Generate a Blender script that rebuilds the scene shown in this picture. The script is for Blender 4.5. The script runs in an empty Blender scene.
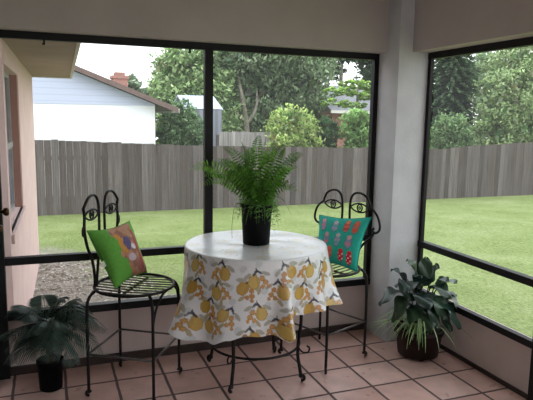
import bpy, math, random
from mathutils import Vector, Matrix
random.seed(7)
PI = math.pi
scene = bpy.context.scene
COL = scene.collection

# ------------------------------------------------------------------ helpers
def lin(c):
    return tuple((x/255/12.92) if x/255 <= .04045 else ((x/255+.055)/1.055)**2.4 for x in c)

class MB:
    """collects geometry and links it as ONE mesh object"""
    def __init__(self):
        self.v, self.f, self.c = [], [], []
    def quad(self, a, b, c, d, col=None):
        n = len(self.v); self.v += [a, b, c, d]; self.f.append((n, n+1, n+2, n+3)); self.c += [col]*4
    def poly(self, pts, col=None):
        n = len(self.v); self.v += list(pts); self.f.append(tuple(range(n, n+len(pts)))); self.c += [col]*len(pts)
    def box(self, x0, x1, y0, y1, z0, z1, col=None):
        n = len(self.v)
        self.v += [(x, y, z) for z in (z0, z1) for y in (y0, y1) for x in (x0, x1)]
        self.f += [tuple(n+i for i in q) for q in ((0, 2, 3, 1), (4, 5, 7, 6), (0, 1, 5, 4), (2, 6, 7, 3), (0, 4, 6, 2), (1, 3, 7, 5))]
        self.c += [col]*8
        return self
    def prism(self, pts, ax, a, b, col=None):
        """polygon pts in the plane normal to axis ax, extruded a..b"""
        def mk(p, t):
            q = list(p); q.insert(ax, t); return tuple(q)
        n = len(self.v); k = len(pts)
        self.v += [mk(p, a) for p in pts] + [mk(p, b) for p in pts]
        self.f += [tuple(n+i for i in range(k))[::-1], tuple(n+k+i for i in range(k))]
        self.f += [(n+i, n+(i+1) % k, n+k+(i+1) % k, n+k+i) for i in range(k)]
        self.c += [col]*(2*k)
        return self
    def tube(self, pts, r, seg=8, closed=False, cap=True, col=None, flat=None):
        pts = [Vector(p) for p in pts]; k = len(pts)
        rs = r if isinstance(r, (list, tuple)) else [r]*k
        n = len(self.v); up = None
        for i, p in enumerate(pts):
            if closed: t = pts[(i+1) % k]-pts[i-1]
            else: t = pts[min(i+1, k-1)]-pts[max(i-1, 0)]
            if t.length < 1e-9: t = Vector((0, 0, 1))
            t.normalize()
            if up is None:
                up = Vector((0, 0, 1)) if abs(t.z) < .9 else Vector((0, 1, 0))
            x = t.cross(up)
            if x.length < 1e-4:
                x = t.cross(Vector((1, 0, 0)))
            x.normalize(); y = x.cross(t).normalized(); up = y
            for s in range(seg):
                a = 2*PI*s/seg
                self.v.append(tuple(p + x*rs[i]*math.cos(a) + y*rs[i]*math.sin(a)*(flat or 1)))
        m = k if closed else k-1
        for i in range(m):
            for s in range(seg):
                a = n+i*seg+s; b = n+i*seg+(s+1) % seg
                c = n+((i+1) % k)*seg+(s+1) % seg; d = n+((i+1) % k)*seg+s
                self.f.append((a, b, c, d))
        if cap and not closed:
            self.f.append(tuple(n+s for s in range(seg))[::-1])
            self.f.append(tuple(n+(k-1)*seg+s for s in range(seg)))
        self.c += [col]*(k*seg)
        return self
    def lathe(self, prof, seg=32, o=(0, 0, 0), ridge=0, nr=0, cap=(True, True)):
        n = len(self.v)
        for (r, z) in prof:
            for s in range(seg):
                a = 2*PI*s/seg
                rr = r*(1+ridge*math.cos(nr*a)) if nr else r
                self.v.append((o[0]+rr*math.cos(a), o[1]+rr*math.sin(a), o[2]+z))
        for i in range(len(prof)-1):
            for s in range(seg):
                self.f.append((n+i*seg+s, n+i*seg+(s+1) % seg, n+(i+1)*seg+(s+1) % seg, n+(i+1)*seg+s))
        if cap[0]: self.f.append(tuple(n+s for s in range(seg))[::-1])
        if cap[1]: self.f.append(tuple(n+(len(prof)-1)*seg+s for s in range(seg)))
        self.c += [None]*(len(prof)*seg)
        return self
    def build(self, name, mat, parent=None, smooth=False, loc=None, rotz=0, colors=False):
        me = bpy.data.meshes.new(name)
        me.from_pydata([tuple(p) for p in self.v], [], self.f)
        if colors:
            at = me.color_attributes.new('Col', 'FLOAT_COLOR', 'POINT')
            flat = []
            for c in self.c: flat += list(c or (1, 1, 1))[:3]+[1]
            at.data.foreach_set('color', flat)
        if smooth:
            me.polygons.foreach_set('use_smooth', [True]*len(me.polygons))
        me.materials.append(mat); me.update()
        o = bpy.data.objects.new(name, me); COL.objects.link(o)
        if parent: o.parent = parent
        if loc: o.location = loc
        if rotz: o.rotation_euler = (0, 0, rotz)
        return o

def tag(o, label=None, cat=None, group=None, kind=None):
    if label: o['label'] = label
    if cat: o['category'] = cat
    if group: o['group'] = group
    if kind: o['kind'] = kind
    return o
def thing(name, label, cat, loc=(0, 0, 0), rotz=0, group=None):
    o = bpy.data.objects.new(name, None); COL.objects.link(o)
    o.empty_display_size = .1
    o.location = loc; o.rotation_euler = (0, 0, rotz)
    return tag(o, label, cat, group)
def struct(o):
    o['kind'] = 'structure'; return o
def sempty(name, loc=(0, 0, 0), rotz=0):
    o = bpy.data.objects.new(name, None); COL.objects.link(o)
    o.empty_display_size = .1; o.location = loc; o.rotation_euler = (0, 0, rotz); o['kind'] = 'structure'
    return o
def spline(pts, n=8, closed=False):
    """Catmull-Rom through pts"""
    P = [Vector(p) for p in pts]; out = []; k = len(P)
    m = k if closed else k-1
    for i in range(m):
        if closed: a, b, c, d = P[i-1], P[i], P[(i+1) % k], P[(i+2) % k]
        else: a, b, c, d = P[max(i-1, 0)], P[i], P[i+1], P[min(i+2, k-1)]
        for j in range(n):
            t = j/n
            out.append(.5*((2*b)+(c-a)*t+(2*a-5*b+4*c-d)*t*t+(3*b-a-3*c+d)*t**3))
    if not closed: out.append(P[-1])
    return out

# ------------------------------------------------------------------ materials
class N:
    def __init__(self, name):
        self.m = bpy.data.materials.new(name); self.m.use_nodes = True
        self.t = self.m.node_tree; self.b = self.t.nodes['Principled BSDF']; self.out = self.t.nodes['Material Output']
    def n(self, kind, **kw):
        o = self.t.nodes.new(kind)
        for k, v in kw.items():
            if k in o.inputs: o.inputs[k].default_value = v
            else: setattr(o, k, v)
        return o
    def l(self, a, b): self.t.links.new(a, b)
    def pos(self): return self.n('ShaderNodeNewGeometry').outputs['Position']
    def noise(self, scale, detail=4, vec=None, rough=.5):
        o = self.n('ShaderNodeTexNoise', Scale=scale, Detail=detail, Roughness=rough)
        self.l(vec if vec else self.pos(), o.inputs['Vector']); return o.outputs['Fac']
    def ramp(self, fac, stops):
        o = self.n('ShaderNodeValToRGB'); e = o.color_ramp.elements
        while len(e) < len(stops): e.new(.5)
        for i, (p, c) in enumerate(stops): e[i].position = p; e[i].color = (*c[:3], 1)
        self.l(fac, o.inputs['Fac']); return o.outputs['Color']
    def mix(self, fac, a, b, mode='MIX'):
        o = self.n('ShaderNodeMix', data_type='RGBA', blend_type=mode)
        for s, v in ((0, fac), (6, a), (7, b)):
            if isinstance(v, (int, float)): o.inputs[s].default_value = v
            elif isinstance(v, tuple): o.inputs[s].default_value = (*v[:3], 1)
            else: self.l(v, o.inputs[s])
        return o.outputs[2]
    def math(self, op, a, b=0.0, c=0.0):
        o = self.n('ShaderNodeMath', operation=op)
        for i, v in enumerate((a, b, c)):
            if isinstance(v, (int, float)): o.inputs[i].default_value = v
            else: self.l(v, o.inputs[i])
        return o.outputs[0]
    def bump(self, h, strength=.3, dist=.01):
        o = self.n('ShaderNodeBump', Strength=strength, Distance=dist)
        self.l(h, o.inputs['Height']); self.l(o.outputs['Normal'], self.b.inputs['Normal'])
    def base(self, c):
        if isinstance(c, tuple): self.b.inputs['Base Color'].default_value = (*c[:3], 1)
        else: self.l(c, self.b.inputs['Base Color'])
    def rough(self, r):
        if isinstance(r, (int, float)): self.b.inputs['Roughness'].default_value = r
        else: self.l(r, self.b.inputs['Roughness'])
    def spec(self, s): self.b.inputs['Specular IOR Level'].default_value = s

def noisy(name, c1, c2, scale=8, rough=.7, bump=.2, bscale=60, bd=.004, spec=.3, metal=0):
    m = N(name); m.base(m.ramp(m.noise(scale), [(.3, lin(c1)), (.7, lin(c2))])); m.rough(rough); m.spec(spec)
    m.b.inputs['Metallic'].default_value = metal
    if bump: m.bump(m.noise(bscale, 5), bump, bd)
    return m.m

def attr_mat(name, rough=.6, spec=.3, trans=0.0, nscale=40, nlo=.8, bump=0, tint=None):
    m = N(name)
    a = m.n('ShaderNodeAttribute', attribute_name='Col')
    col = m.mix(1.0, a.outputs['Color'], m.ramp(m.noise(nscale), [(.3, (nlo,)*3), (.7, (1, 1, 1))]), 'MULTIPLY')
    m.base(col); m.rough(rough); m.spec(spec)
    if bump: m.bump(m.noise(nscale*4), bump, .003)
    if trans:
        tr = m.n('ShaderNodeBsdfTranslucent'); m.l(col, tr.inputs['Color'])
        mx = m.n('ShaderNodeMixShader'); mx.inputs[0].default_value = trans
        m.l(m.b.outputs[0], mx.inputs[1]); m.l(tr.outputs[0], mx.inputs[2]); m.l(mx.outputs[0], m.out.inputs['Surface'])
    return m.m

M = {}
M['stucco'] = noisy('stucco', (190, 190, 194), (205, 205, 208), 5, .85, .35, 55, .006)
M['beam'] = noisy('beam paint', (178, 169, 166), (188, 179, 176), 3, .85, .25, 45, .005)
M['ceiling'] = noisy('ceiling paint', (190, 184, 176), (200, 194, 186), 3, .9, .2, 40, .005)
M['knee'] = noisy('knee wall stucco', (196, 180, 174), (208, 192, 186), 4, .85, .3, 60, .005)
M['black_frame'] = noisy('bronze screen frame', (13, 13, 14), (19, 19, 20), 9, .5, 0, spec=.25)
M['iron'] = noisy('wrought iron', (10, 8, 8), (20, 16, 15), 30, .5, .2, 90, .001, spec=.3)
M['iron_sheen'] = noisy('sheen-tinted wrought iron', (58, 53, 50), (78, 72, 68), 30, .3, .1, 90, .001, spec=.6)  # base colour lightened to stand for sky reflection on slats and stretchers
M['base_tile'] = noisy('dark base tile', (52, 42, 40), (66, 52, 48), 9, .5, .1)
M['black_plastic'] = noisy('black pot plastic', (4, 4, 7), (8, 8, 12), 14, .6, .05, 50, .001, spec=.12)
M['brown_pot'] = noisy('dark brown pot', (30, 18, 15), (46, 28, 23), 16, .6, .1, 50, .002)
M['soil'] = noisy('potting soil', (30, 23, 18), (52, 40, 30), 70, .95, .5, 120, .006)
M['brass'] = noisy('aged brass', (70, 48, 30), (98, 70, 42), 30, .35, 0, metal=.8)
M['pink_wall'] = noisy('pink stucco', (212, 184, 178), (224, 196, 190), 4, .9, .4, 50, .008)
M['pink_trim'] = noisy('orange pink reveal', (158, 110, 94), (170, 122, 106), 5, .85, .2)
M['tan_soffit'] = noisy('tan soffit', (150, 130, 116), (162, 142, 128), 3, .8, .1)
M['fascia'] = noisy('weathered fascia', (196, 188, 176), (210, 202, 190), 6, .7, .1)
M['white_siding'] = noisy('white painted wall', (232, 236, 240), (240, 243, 246), 2, .8, .1)
M['roof_brown'] = noisy('brown rake trim', (104, 88, 84), (120, 102, 96), 6, .8, .1)
M['shingle'] = noisy('grey brown shingles', (128, 118, 112), (150, 140, 132), 8, .9, .4, 20, .02)
M['roof_grey'] = noisy('grey shingles', (116, 118, 122), (138, 140, 144), 6, .9, .4, 14, .02)
M['bark'] = noisy('grey bark', (98, 94, 84), (136, 130, 118), 7, .95, .6, 25, .03)
M['glass_dark'] = noisy('brown window glass', (70, 62, 56), (84, 76, 68), 2, .12, 0, spec=.6)
M['glass_blue'] = noisy('blue grey window glass', (92, 104, 122), (108, 120, 136), 2, .12, 0, spec=.6)
M['aluminium'] = noisy('aluminium sash', (150, 150, 150), (172, 172, 172), 9, .4, 0, metal=.3)
M['white_trim'] = noisy('white trim', (214, 212, 206), (226, 224, 218), 5, .6, 0)
M['palm_trunk'] = noisy('palm trunk', (50, 40, 30), (74, 60, 46), 40, .95, .6, 80, .004)
M['wood_under'] = noisy('table board', (120, 90, 60), (140, 106, 72), 20, .6, .1)
M['door_paint'] = noisy('dark door paint', (34, 32, 33), (44, 41, 41), 8, .5, 0)
M['foliage'] = attr_mat('tree leaves', .75, .15, .45, 1.2, .85)
M['indoor_leaf'] = attr_mat('fern leaves', .5, .3, .3, 30, .8)
M['glossy_leaf'] = attr_mat('glossy leaves', .32, .5, .08, 20, .8)
M['palm_leaf'] = attr_mat('palm leaflets', .45, .4, .08, 20, .85)

def m_blue_siding():
    m = N('pale blue siding')
    z = m.n('ShaderNodeSeparateXYZ'); m.l(m.pos(), z.inputs[0])
    fr = m.math('FRACT', m.math('MULTIPLY', z.outputs['Z'], 6.0))
    c = m.mix(m.math('LESS_THAN', fr, .12), lin((190, 198, 218)), lin((176, 184, 204)))
    m.base(c); m.rough(.8); return m.m
M['blue_siding'] = m_blue_siding()

def m_brick():
    m = N('brick'); b = m.n('ShaderNodeTexBrick', Scale=9.0)
    mp = m.n('ShaderNodeMapping'); mp.inputs['Rotation'].default_value = (PI/2, 0, 0)
    m.l(m.pos(), mp.inputs['Vector']); m.l(mp.outputs[0], b.inputs['Vector'])
    b.inputs['Color1'].default_value = (*lin((168, 118, 104)), 1); b.inputs['Color2'].default_value = (*lin((148, 98, 86)), 1)
    b.inputs['Mortar'].default_value = (*lin((170, 150, 140)), 1)
    m.base(b.outputs['Color']); m.rough(.9); return m.m
M['brick'] = m_brick()

def m_shed():
    m = N('ribbed grey metal'); s = m.n('ShaderNodeSeparateXYZ'); m.l(m.pos(), s.inputs[0])
    w = m.math('SINE', m.math('MULTIPLY', m.math('ADD', s.outputs['X'], s.outputs['Y']), 30.0))
    m.base(m.ramp(m.math('MULTIPLY_ADD', w, .5, .5), [(.2, lin((112, 116, 124))), (.8, lin((134, 138, 146)))]))
    m.rough(.6); return m.m
M['shed'] = m_shed()
M['shed_roof'] = noisy('pale metal roof', (176, 186, 204), (190, 200, 216), 3, .6, 0)

def m_fence():
    m = N('weathered fence boards'); s = m.n('ShaderNodeSeparateXYZ'); m.l(m.pos(), s.inputs[0])
    mp = m.n('ShaderNodeMapping'); mp.inputs['Scale'].default_value = (22, 22, .8); m.l(m.pos(), mp.inputs['Vector'])
    g = m.noise(1.6, 6, mp.outputs[0], .6)
    a = m.n('ShaderNodeAttribute', attribute_name='Col')
    c = m.mix(1.0, a.outputs['Color'], m.ramp(g, [(.3, (.5, .48, .47)), (.7, (1.12, 1.12, 1.12))]), 'MULTIPLY')
    c = m.mix(m.math('MULTIPLY', m.math('SUBTRACT', m.noise(.9, 5), .45), 1.2), c, lin((92, 88, 90)))
    m.base(c); m.rough(.9); m.spec(.1); m.bump(g, .3, .01); return m.m
M['fence'] = m_fence()

def m_floor():
    m = N('saltillo tile floor'); T = .30
    s = m.n('ShaderNodeSeparateXYZ'); m.l(m.pos(), s.inputs[0])
    wob = m.math('MULTIPLY', m.math('SUBTRACT', m.noise(9, 2), .5), .008)
    u = m.math('DIVIDE', m.math('ADD', s.outputs['X'], wob), T); v = m.math('DIVIDE', m.math('ADD', s.outputs['Y'], wob), T)
    fu = m.math('FRACT', m.math('ADD', u, 100)); fv = m.math('FRACT', m.math('ADD', v, 100))
    e = m.math('MINIMUM', m.math('MINIMUM', fu, m.math('SUBTRACT', 1.0, fu)), m.math('MINIMUM', fv, m.math('SUBTRACT', 1.0, fv)))
    g = m.n('ShaderNodeMapRange'); m.l(e, g.inputs[0]); g.inputs[1].default_value = .022; g.inputs[2].default_value = .036
    tile = g.outputs[0]
    cv = m.n('ShaderNodeCombineXYZ'); m.l(m.math('FLOOR', u), cv.inputs[0]); m.l(m.math('FLOOR', v), cv.inputs[1])
    wn = m.n('ShaderNodeTexWhiteNoise', noise_dimensions='3D'); m.l(cv.outputs[0], wn.inputs['Vector'])
    per = m.ramp(wn.outputs['Value'], [(0, lin((206, 166, 154))), (.5, lin((217, 178, 167))), (1, lin((226, 191, 180)))])
    mot = m.ramp(m.noise(7, 5), [(.3, (.82, .80, .79)), (.7, (1.06, 1.06, 1.06))])
    c = m.mix(1.0, per, mot, 'MULTIPLY')
    c = m.mix(tile, lin((92, 76, 72)), c)
    m.base(c); m.rough(m.mix(tile, (.85,)*3, m.ramp(m.noise(11, 4), [(.3, (.26,)*3), (.7, (.42,)*3)]))); m.spec(.5)
    h = m.math('ADD', m.math('MULTIPLY', tile, 1.0), m.math('MULTIPLY', m.noise(30, 4), .25))
    m.bump(h, .35, .004); return m.m
M['floor'] = m_floor()

def m_ground():
    m = N('lawn with bare dirt'); s = m.n('ShaderNodeSeparateXYZ'); m.l(m.pos(), s.inputs[0])
    g1 = m.ramp(m.noise(1.1, 6, rough=.65), [(.3, lin((118, 134, 80))), (.5, lin((134, 148, 94))), (.72, lin((152, 162, 116)))])
    mp = m.n('ShaderNodeMapping'); mp.inputs['Scale'].default_value = (1.6, 1, 1); m.l(m.pos(), mp.inputs['Vector'])
    g2 = m.ramp(m.noise(19, 8, mp.outputs[0], .8), [(.34, (.40, .46, .34)), (.66, (1.32, 1.3, 1.26))])
    grass = m.mix(1.0, g1, g2, 'MULTIPLY')
    d1 = m.ramp(m.noise(5, 7, rough=.7), [(.3, lin((128, 122, 112))), (.55, lin((164, 158, 148))), (.75, lin((196, 190, 180)))])
    d2 = m.ramp(m.noise(30, 4, rough=.7), [(.35, (.6, .58, .55)), (.65, (1.1, 1.1, 1.1))])
    dirt = m.mix(1.0, d1, d2, 'MULTIPLY')
    # dirt bed hugs the house wing: x < edge(y)
    edge = m.math('SUBTRACT', -.35, m.math('MULTIPLY', m.math('SUBTRACT', s.outputs['Y'], 1.2), .26))
    dist = m.math('ADD', m.math('SUBTRACT', edge, s.outputs['X']), m.math('MULTIPLY', m.math('SUBTRACT', m.noise(1.7, 6), .5), 1.5))
    mr = m.n('ShaderNodeMapRange'); m.l(dist, mr.inputs[0]); mr.inputs[1].default_value = -.12; mr.inputs[2].default_value = .2
    yy = m.n('ShaderNodeMapRange'); m.l(s.outputs['Y'], yy.inputs[0]); yy.inputs[1].default_value = 5.8; yy.inputs[2].default_value = 4.8
    m.base(m.mix(m.math('MULTIPLY', mr.outputs[0], yy.outputs[0]), grass, dirt)); m.rough(.95); m.spec(.05)
    m.bump(m.noise(34, 6, rough=.7), .6, .03); return m.m
M['ground'] = m_ground()

def m_screen():
    m = N('insect screen mesh')
    tr = m.n('ShaderNodeBsdfTransparent'); tr.inputs[0].default_value = (1, 1, 1, 1)
    df = m.n('ShaderNodeBsdfTranslucent'); df.inputs[0].default_value = (.55, .57, .58, 1)
    d2 = m.n('ShaderNodeBsdfDiffuse'); d2.inputs[0].default_value = (.3, .3, .3, 1)
    ad = m.n('ShaderNodeMixShader'); ad.inputs[0].default_value = .4
    m.l(df.outputs[0], ad.inputs[1]); m.l(d2.outputs[0], ad.inputs[2])
    mx = m.n('ShaderNodeMixShader'); mx.inputs[0].default_value = .10
    m.l(tr.outputs[0], mx.inputs[1]); m.l(ad.outputs[0], mx.inputs[2]); m.l(mx.outputs[0], m.out.inputs['Surface'])
    return m.m
M['screen'] = m_screen()
M['cloth'] = attr_mat('printed tablecloth', .34, .6, .12, 60, .95, .05)
_p = M['cloth'].node_tree.nodes['Principled BSDF']; _p.inputs['Coat Weight'].default_value = .6; _p.inputs['Coat Roughness'].default_value = .22
M['pillow'] = attr_mat('printed pillow fabric', .8, .2, 0, 50, .85, .15)

# ------------------------------------------------------------------ room shell
XL, XR, YB, YF, ZC = -1.90, 1.11, .30, -5.4, 2.50
FX = 1.045                                        # right screen plane
struct(MB().box(XL-.2, XR+.2, YF-.2, .48, -.14, 0).build('floor', M['floor']))
struct(MB().box(XL-.2, 1.35, YF-.2, .5, ZC, ZC+.12).build('ceiling', M['ceiling']))
struct(MB().box(XL, .80, YB, YB+.07, 0, .385).build('wall_back', M['knee']))
struct(MB().box(XR, XR+.035, YF, .06, 0, .368).build('wall_right', M['knee']))
wf = MB(); wf.box(XL-.2, -1.3, YF-.2, YF, 0, ZC); wf.box(.6, XR+.2, YF-.2, YF, 0, ZC); wf.box(-1.3, .6, YF-.2, YF, 0, .5); wf.box(-1.3, .6, YF-.2, YF, 2.1, ZC)  # unseen wall behind the viewer; its opening is added to let fill light in
struct(wf.build('wall_front', M['stucco']))
lw = MB(); lw.box(XL-.14, XL, -.06, .30, 0, ZC); lw.box(XL-.14, XL, YF, -1.02, 0, ZC); lw.box(XL-.14, XL, -1.02, -.06, 2.08, ZC)
struct(lw.build('wall_left', M['stucco']))
struct(MB().box(.78, 1.062, 0, .345, 0, ZC).build('wall_corner', M['stucco']))
struct(MB().box(XL-.1, .78, .15, .37, 2.145, ZC).build('trim_1', M['beam']))       # header over the back screen
struct(MB().box(.89, 1.16, YF, 0, 2.14, ZC).build('trim_2', M['beam']))         # header over the right screen
struct(MB().box(XL, .78, YB-.02, YB, 0, .055).build('baseboard_back', M['base_tile']))
struct(MB().box(XR-.012, XR, YF, 0, 0, .028).build('baseboard_right', M['base_tile']))
# back screen (window_1)
w1 = sempty('window_1', (0, .28, 0))
def rail(name, x0, x1, z0, z1, d0=-.022, d1=.022): return MB().box(x0, x1, d0, d1, z0, z1).build(name, M['black_frame'], w1)
rail('top_rail', XL+.03, .78, 2.10, 2.145)
rail('mid_rail', XL+.03, .742, .728, .775, -.024, .024)
rail('sill_rail', XL+.03, .78, .375, .425, -.028, .028)
rail('mullion', -.556, -.500, .425, 2.105)
rail('jamb', .742, .78, .425, 2.105)
rail('jamb', XL+.0, XL+.075, 0, 2.145, -.04, .022)
for (a, b) in ((XL+.075, -.556), (-.500, .742)):
    for (c, d) in ((.425, .728), (.775, 2.105)):
        s = MB(); s.quad((a, .012, c), (b, .012, c), (b, .012, d), (a, .012, d)); s.build('insect_screen', M['screen'], w1)
for x in (-1.55, -.66):
    c = MB(); c.box(x-.006, x+.006, -.034, -.02, 2.075, 2.112); c.box(x-.012, x+.004, -.036, -.026, 2.07, 2.08); c.build('screen_clip', M['black_frame'], w1)

# right screen (window_2): along y from the corner column toward the viewer
w2 = sempty('window_2', (FX, 0, 0))
def rrail(name, y0, y1, z0, z1, d0=-.022, d1=.022): return MB().box(d0, d1, y0, y1, z0, z1).build(name, M['black_frame'], w2)
rrail('top_rail', -4.6, 0, 2.095, 2.14)
rrail('mid_rail', -4.6, 0, .722, .767, -.024, .024)
rrail('sill_rail', -4.6, 0, .365, .408, -.03, .008)
rrail('jamb', -.036, -.003, .405, 2.11, -.02, .006)
rrail('mullion', -1.175, -1.13, 0, 2.11)
rrail('mullion', -2.9, -2.855, .405, 2.11)
rrail('jamb', -4.6, -4.55, 0, 2.11)
for (a, b) in ((-.045, -1.13), (-1.175, -2.855), (-2.9, -4.55)):
    for (c, d) in ((.408, .722), (.767, 2.095)):
        s = MB(); s.quad((.012, a, c), (.012, b, c), (.012, b, d), (.012, a, d)); s.build('insect_screen', M['screen'], w2)

# door in the left wall, only its knobs reach the picture
d1 = sempty('door_1', (XL+.035, -.54, 0))
MB().box(-.025, .0, -.46, .46, .02, 2.06).build('door_leaf', M['door_paint'], d1)
for (nm, y, z, r, l) in (('door_knob', .43, 1.125, .024, .10), ('deadbolt', .43, 1.035, .020, .062)):
    k = MB()
    prof = [(.028, 0), (.028, .006), (.010, .010), (.010, l-.03), (r*.8, l-.026), (r, l-.012), (r*.8, l), (0.001, l+.002)]
    for (rr, x) in prof:
        pass
    n = len(k.v); seg = 16
    for (rr, x) in prof:
        for s in range(seg):
            a = 2*PI*s/seg; k.v.append((x, y+rr*math.cos(a), z+rr*math.sin(a))); k.c.append(None)
    for i in range(len(prof)-1):
        for s in range(seg):
            k.f.append((n+i*seg+s, n+i*seg+(s+1) % seg, n+(i+1)*seg+(s+1) % seg, n+(i+1)*seg+s))
    k.build(nm, M['brass'], d1, True)

# ------------------------------------------------------------------ yard
def gz(y): return -.13-.036*(y-.4)
g = MB(); nx, ny = 60, 50
X0, X1, Y0, Y1 = -30, 60, -12, 48
g.v = [(X0+(X1-X0)*i/nx, Y0+(Y1-Y0)*j/ny, gz(max(Y0+(Y1-Y0)*j/ny, .4)) if Y0+(Y1-Y0)*j/ny < 14 else gz(14)) for j in range(ny+1) for i in range(nx+1)]
g.v = [(x, y, z-.02 if y < .6 else z) for (x, y, z) in g.v]
g.f = [(j*(nx+1)+i, j*(nx+1)+i+1, (j+1)*(nx+1)+i+1, (j+1)*(nx+1)+i) for j in range(ny) for i in range(nx)]
g.c = [None]*len(g.v)
struct(g.build('ground', M['ground']))

# leaf litter on the dirt bed
lt = MB()
for _ in range(2400):
    y = random.uniform(.6, 4.6); x = random.uniform(-1.78, -.35-.26*(y-1.2)+.3)
    a = random.uniform(0, 2*PI); s = random.uniform(.012, .032); z = gz(y)+.006
    dx, dy = math.cos(a)*s, math.sin(a)*s
    c = random.choice([(168, 158, 144), (132, 116, 100), (196, 188, 176), (112, 100, 88), (212, 206, 198), (184, 178, 166)])
    lt.quad((x-dx, y-dy, z), (x+dy*.5, y-dx*.5, z+random.uniform(0, .012)), (x+dx, y+dy, z+.004), (x-dy*.5, y+dx*.5, z+random.uniform(0, .012)), lin(c))
tag(lt.build('leaf_litter', attr_mat('dry leaves', .9, .1, 0, 20, .8), colors=True), 'dry leaves and chips scattered over the bare dirt beside the pink wall', 'leaves', kind='stuff')

# house wing on the left: wall, window, soffit
th = math.atan(.026)
wing = sempty('wall_wing', (-1.80, .52, 0), -th)        # local y runs away along the wall
H, L = 2.16, 3.85
wy0, wy1, wz0, wz1 = .09, 1.30, .86, 1.98
ww = MB()
ww.box(-.2, 0, -.02, wy0, -.3, H); ww.box(-.2, 0, wy1, L, -.5, H); ww.box(-.2, 0, wy0, wy1, -.3, wz0); ww.box(-.2, 0, wy0, wy1, wz1, H)
ww.build('stucco_face', M['pink_wall'], wing)
MB().box(-.198, -.01, wy1-.012, wy1+.001, wz0, wz1).build('window_reveal', M['pink_trim'], wing)
win = MB(); win.box(-.10, -.065, wy0, wy0+.05, wz0, wz1); win.box(-.10, -.065, wy1-.05, wy1-.012, wz0, wz1)
win.box(-.10, -.065, wy0, wy1-.012, wz0, wz0+.04); win.box(-.10, -.065, wy0, wy1-.012, wz1-.04, wz1); win.box(-.104, -.058, wy0, wy1-.012, 1.38, 1.43)
win.build('window_sash', M['aluminium'], wing)
MB().box(-.09, -.085, wy0+.05, wy1-.05, 1.43, wz1-.04).build('upper_pane', M['glass_dark'], wing)
MB().box(-.09, -.085, wy0+.05, wy1-.05, wz0+.04, 1.38).build('lower_pane', M['glass_blue'], wing)
MB().box(-.02, .02, wy0-.05, wy1+.06, wz0-.06, wz0).build('window_ledge', M['pink_wall'], wing)
MB().box(-.2, .46, -.02, L+.12, 2.13, 2.145).build('soffit', M['tan_soffit'], wing)
MB().box(.45, .475, -.02, L+.13, 2.12, 2.27).build('fascia', M['fascia'], wing)
MB().box(-.2, .47, L+.12, L+.145, 2.12, 2.27).build('fascia', M['fascia'], wing)
MB().prism([(.5, 2.27), (.5, 2.29), (-.6, 2.69), (-.6, 2.66)], 1, -.02, L+.16).build('roof_slab', M['shingle'], wing)

# ------------------------------------------------------------------ fences
def fence_top(x):
    P = [(-9, 1.2), (-1.8, 1.14), (-.5, 1.09), (.8, 1.03), (2.4, .99), (4.1, .97), (5.2, .95), (6.5, .94), (8.3, .90), (9.3, .99), (11.5, 1.09), (16, 1.2), (30, 1.3)]
    for (a, b), (c, d) in zip(P, P[1:]):
        if x <= c: return b+(d-b)*(x-a)/(c-a)
    return 1.2
def fence(name, label, y, x0, x1, topf, base, cols, pw=.142, group=None):
    root = thing(name, label, 'fence', ((x0+x1)/2, y, base), 0, group)
    xc = (x0+x1)/2
    x = x0
    while x < x1-.05:
        xe = min(x+pw*17, x1); p = MB(); xx = x
        while xx < xe-.02:
            w = pw-.0025; t = topf(xx)-base+random.uniform(-.012, .012); dy = random.uniform(-.004, .004)
            c = lin(random.choice(cols)); k = random.uniform(.8, 1.08); c = tuple(v*k for v in c)
            a, b = xx-xc, xx-xc+w
            p.prism([(a, -.12), (b, -.12), (b, t-.006), (b-.01, t), (a+.01, t), (a, t-.006)], 1, dy-.009, dy+.009, c)
            xx += pw
        p.build('picket_panel', M['fence'], root, colors=True)
        pr = MB(); pr.box(x-xc-.05, x-xc+.05, .05, .15, -.15, topf(x)-base-.1, lin((110, 102, 98))); pr.build('post', M['fence'], root, colors=True)
        x = xe
    for zr in (.25, 1.15):
        r = MB(); r.box(x0-xc, x1-xc, .012, .05, zr, zr+.09, lin((110, 102, 98))); r.build('rail', M['fence'], root, colors=True)
    return root
GREY = [(102, 95, 92), (109, 102, 99), (88, 81, 78), (115, 109, 106), (95, 86, 81)]
fence('board_fence', 'weathered grey board fence running the full width of the lawn', 9.1, -9, 20, fence_top, gz(9.1), GREY)
fence('board_fence', 'taller paler board fence standing behind the long grey fence, below the trunked tree', 14, 3.55, 5.9, lambda x: 1.19, gz(14), [(172, 168, 166), (182, 178, 176), (164, 160, 158)])

# ------------------------------------------------------------------ neighbouring buildings
def wpart(b, name, mat, root): return b.build(name, mat, root)
h1 = thing('neighbour_house', 'white house with pale blue gable and brown sloping roof edge beyond the fence', 'house', (-3, 13, gz(13)))
def hx(x): return x+3
zb = gz(13)
MB().box(hx(-9.36), hx(1.36), 0, 8, -.1, 1.93-zb).build('wall', M['white_siding'], h1)
rz = lambda x: 2.50-.385*x-zb          # roof underside height at world x
MB().prism([(hx(-9.36), 1.93-zb), (hx(1.36), 1.93-zb), (hx(1.36), rz(1.36)), (hx(-4), rz(-4)), (hx(-9.36), rz(1.36))], 1, -.015, 8).build('gable', M['blue_siding'], h1)
MB().prism([(hx(1.97), rz(1.97)), (hx(1.97), rz(1.97)+.14), (hx(-4), rz(-4)+.14), (hx(-4), rz(-4))], 1, -.34, -.28).build('rake_board', M['roof_brown'], h1)
MB().prism([(hx(1.93), rz(1.93)+.03), (hx(1.93), rz(1.93)+.12), (hx(-4), rz(-4)+.12), (hx(-4), rz(-4)+.03)], 1, -.28, 8.4).build('roof', M['shingle'], h1)
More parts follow.
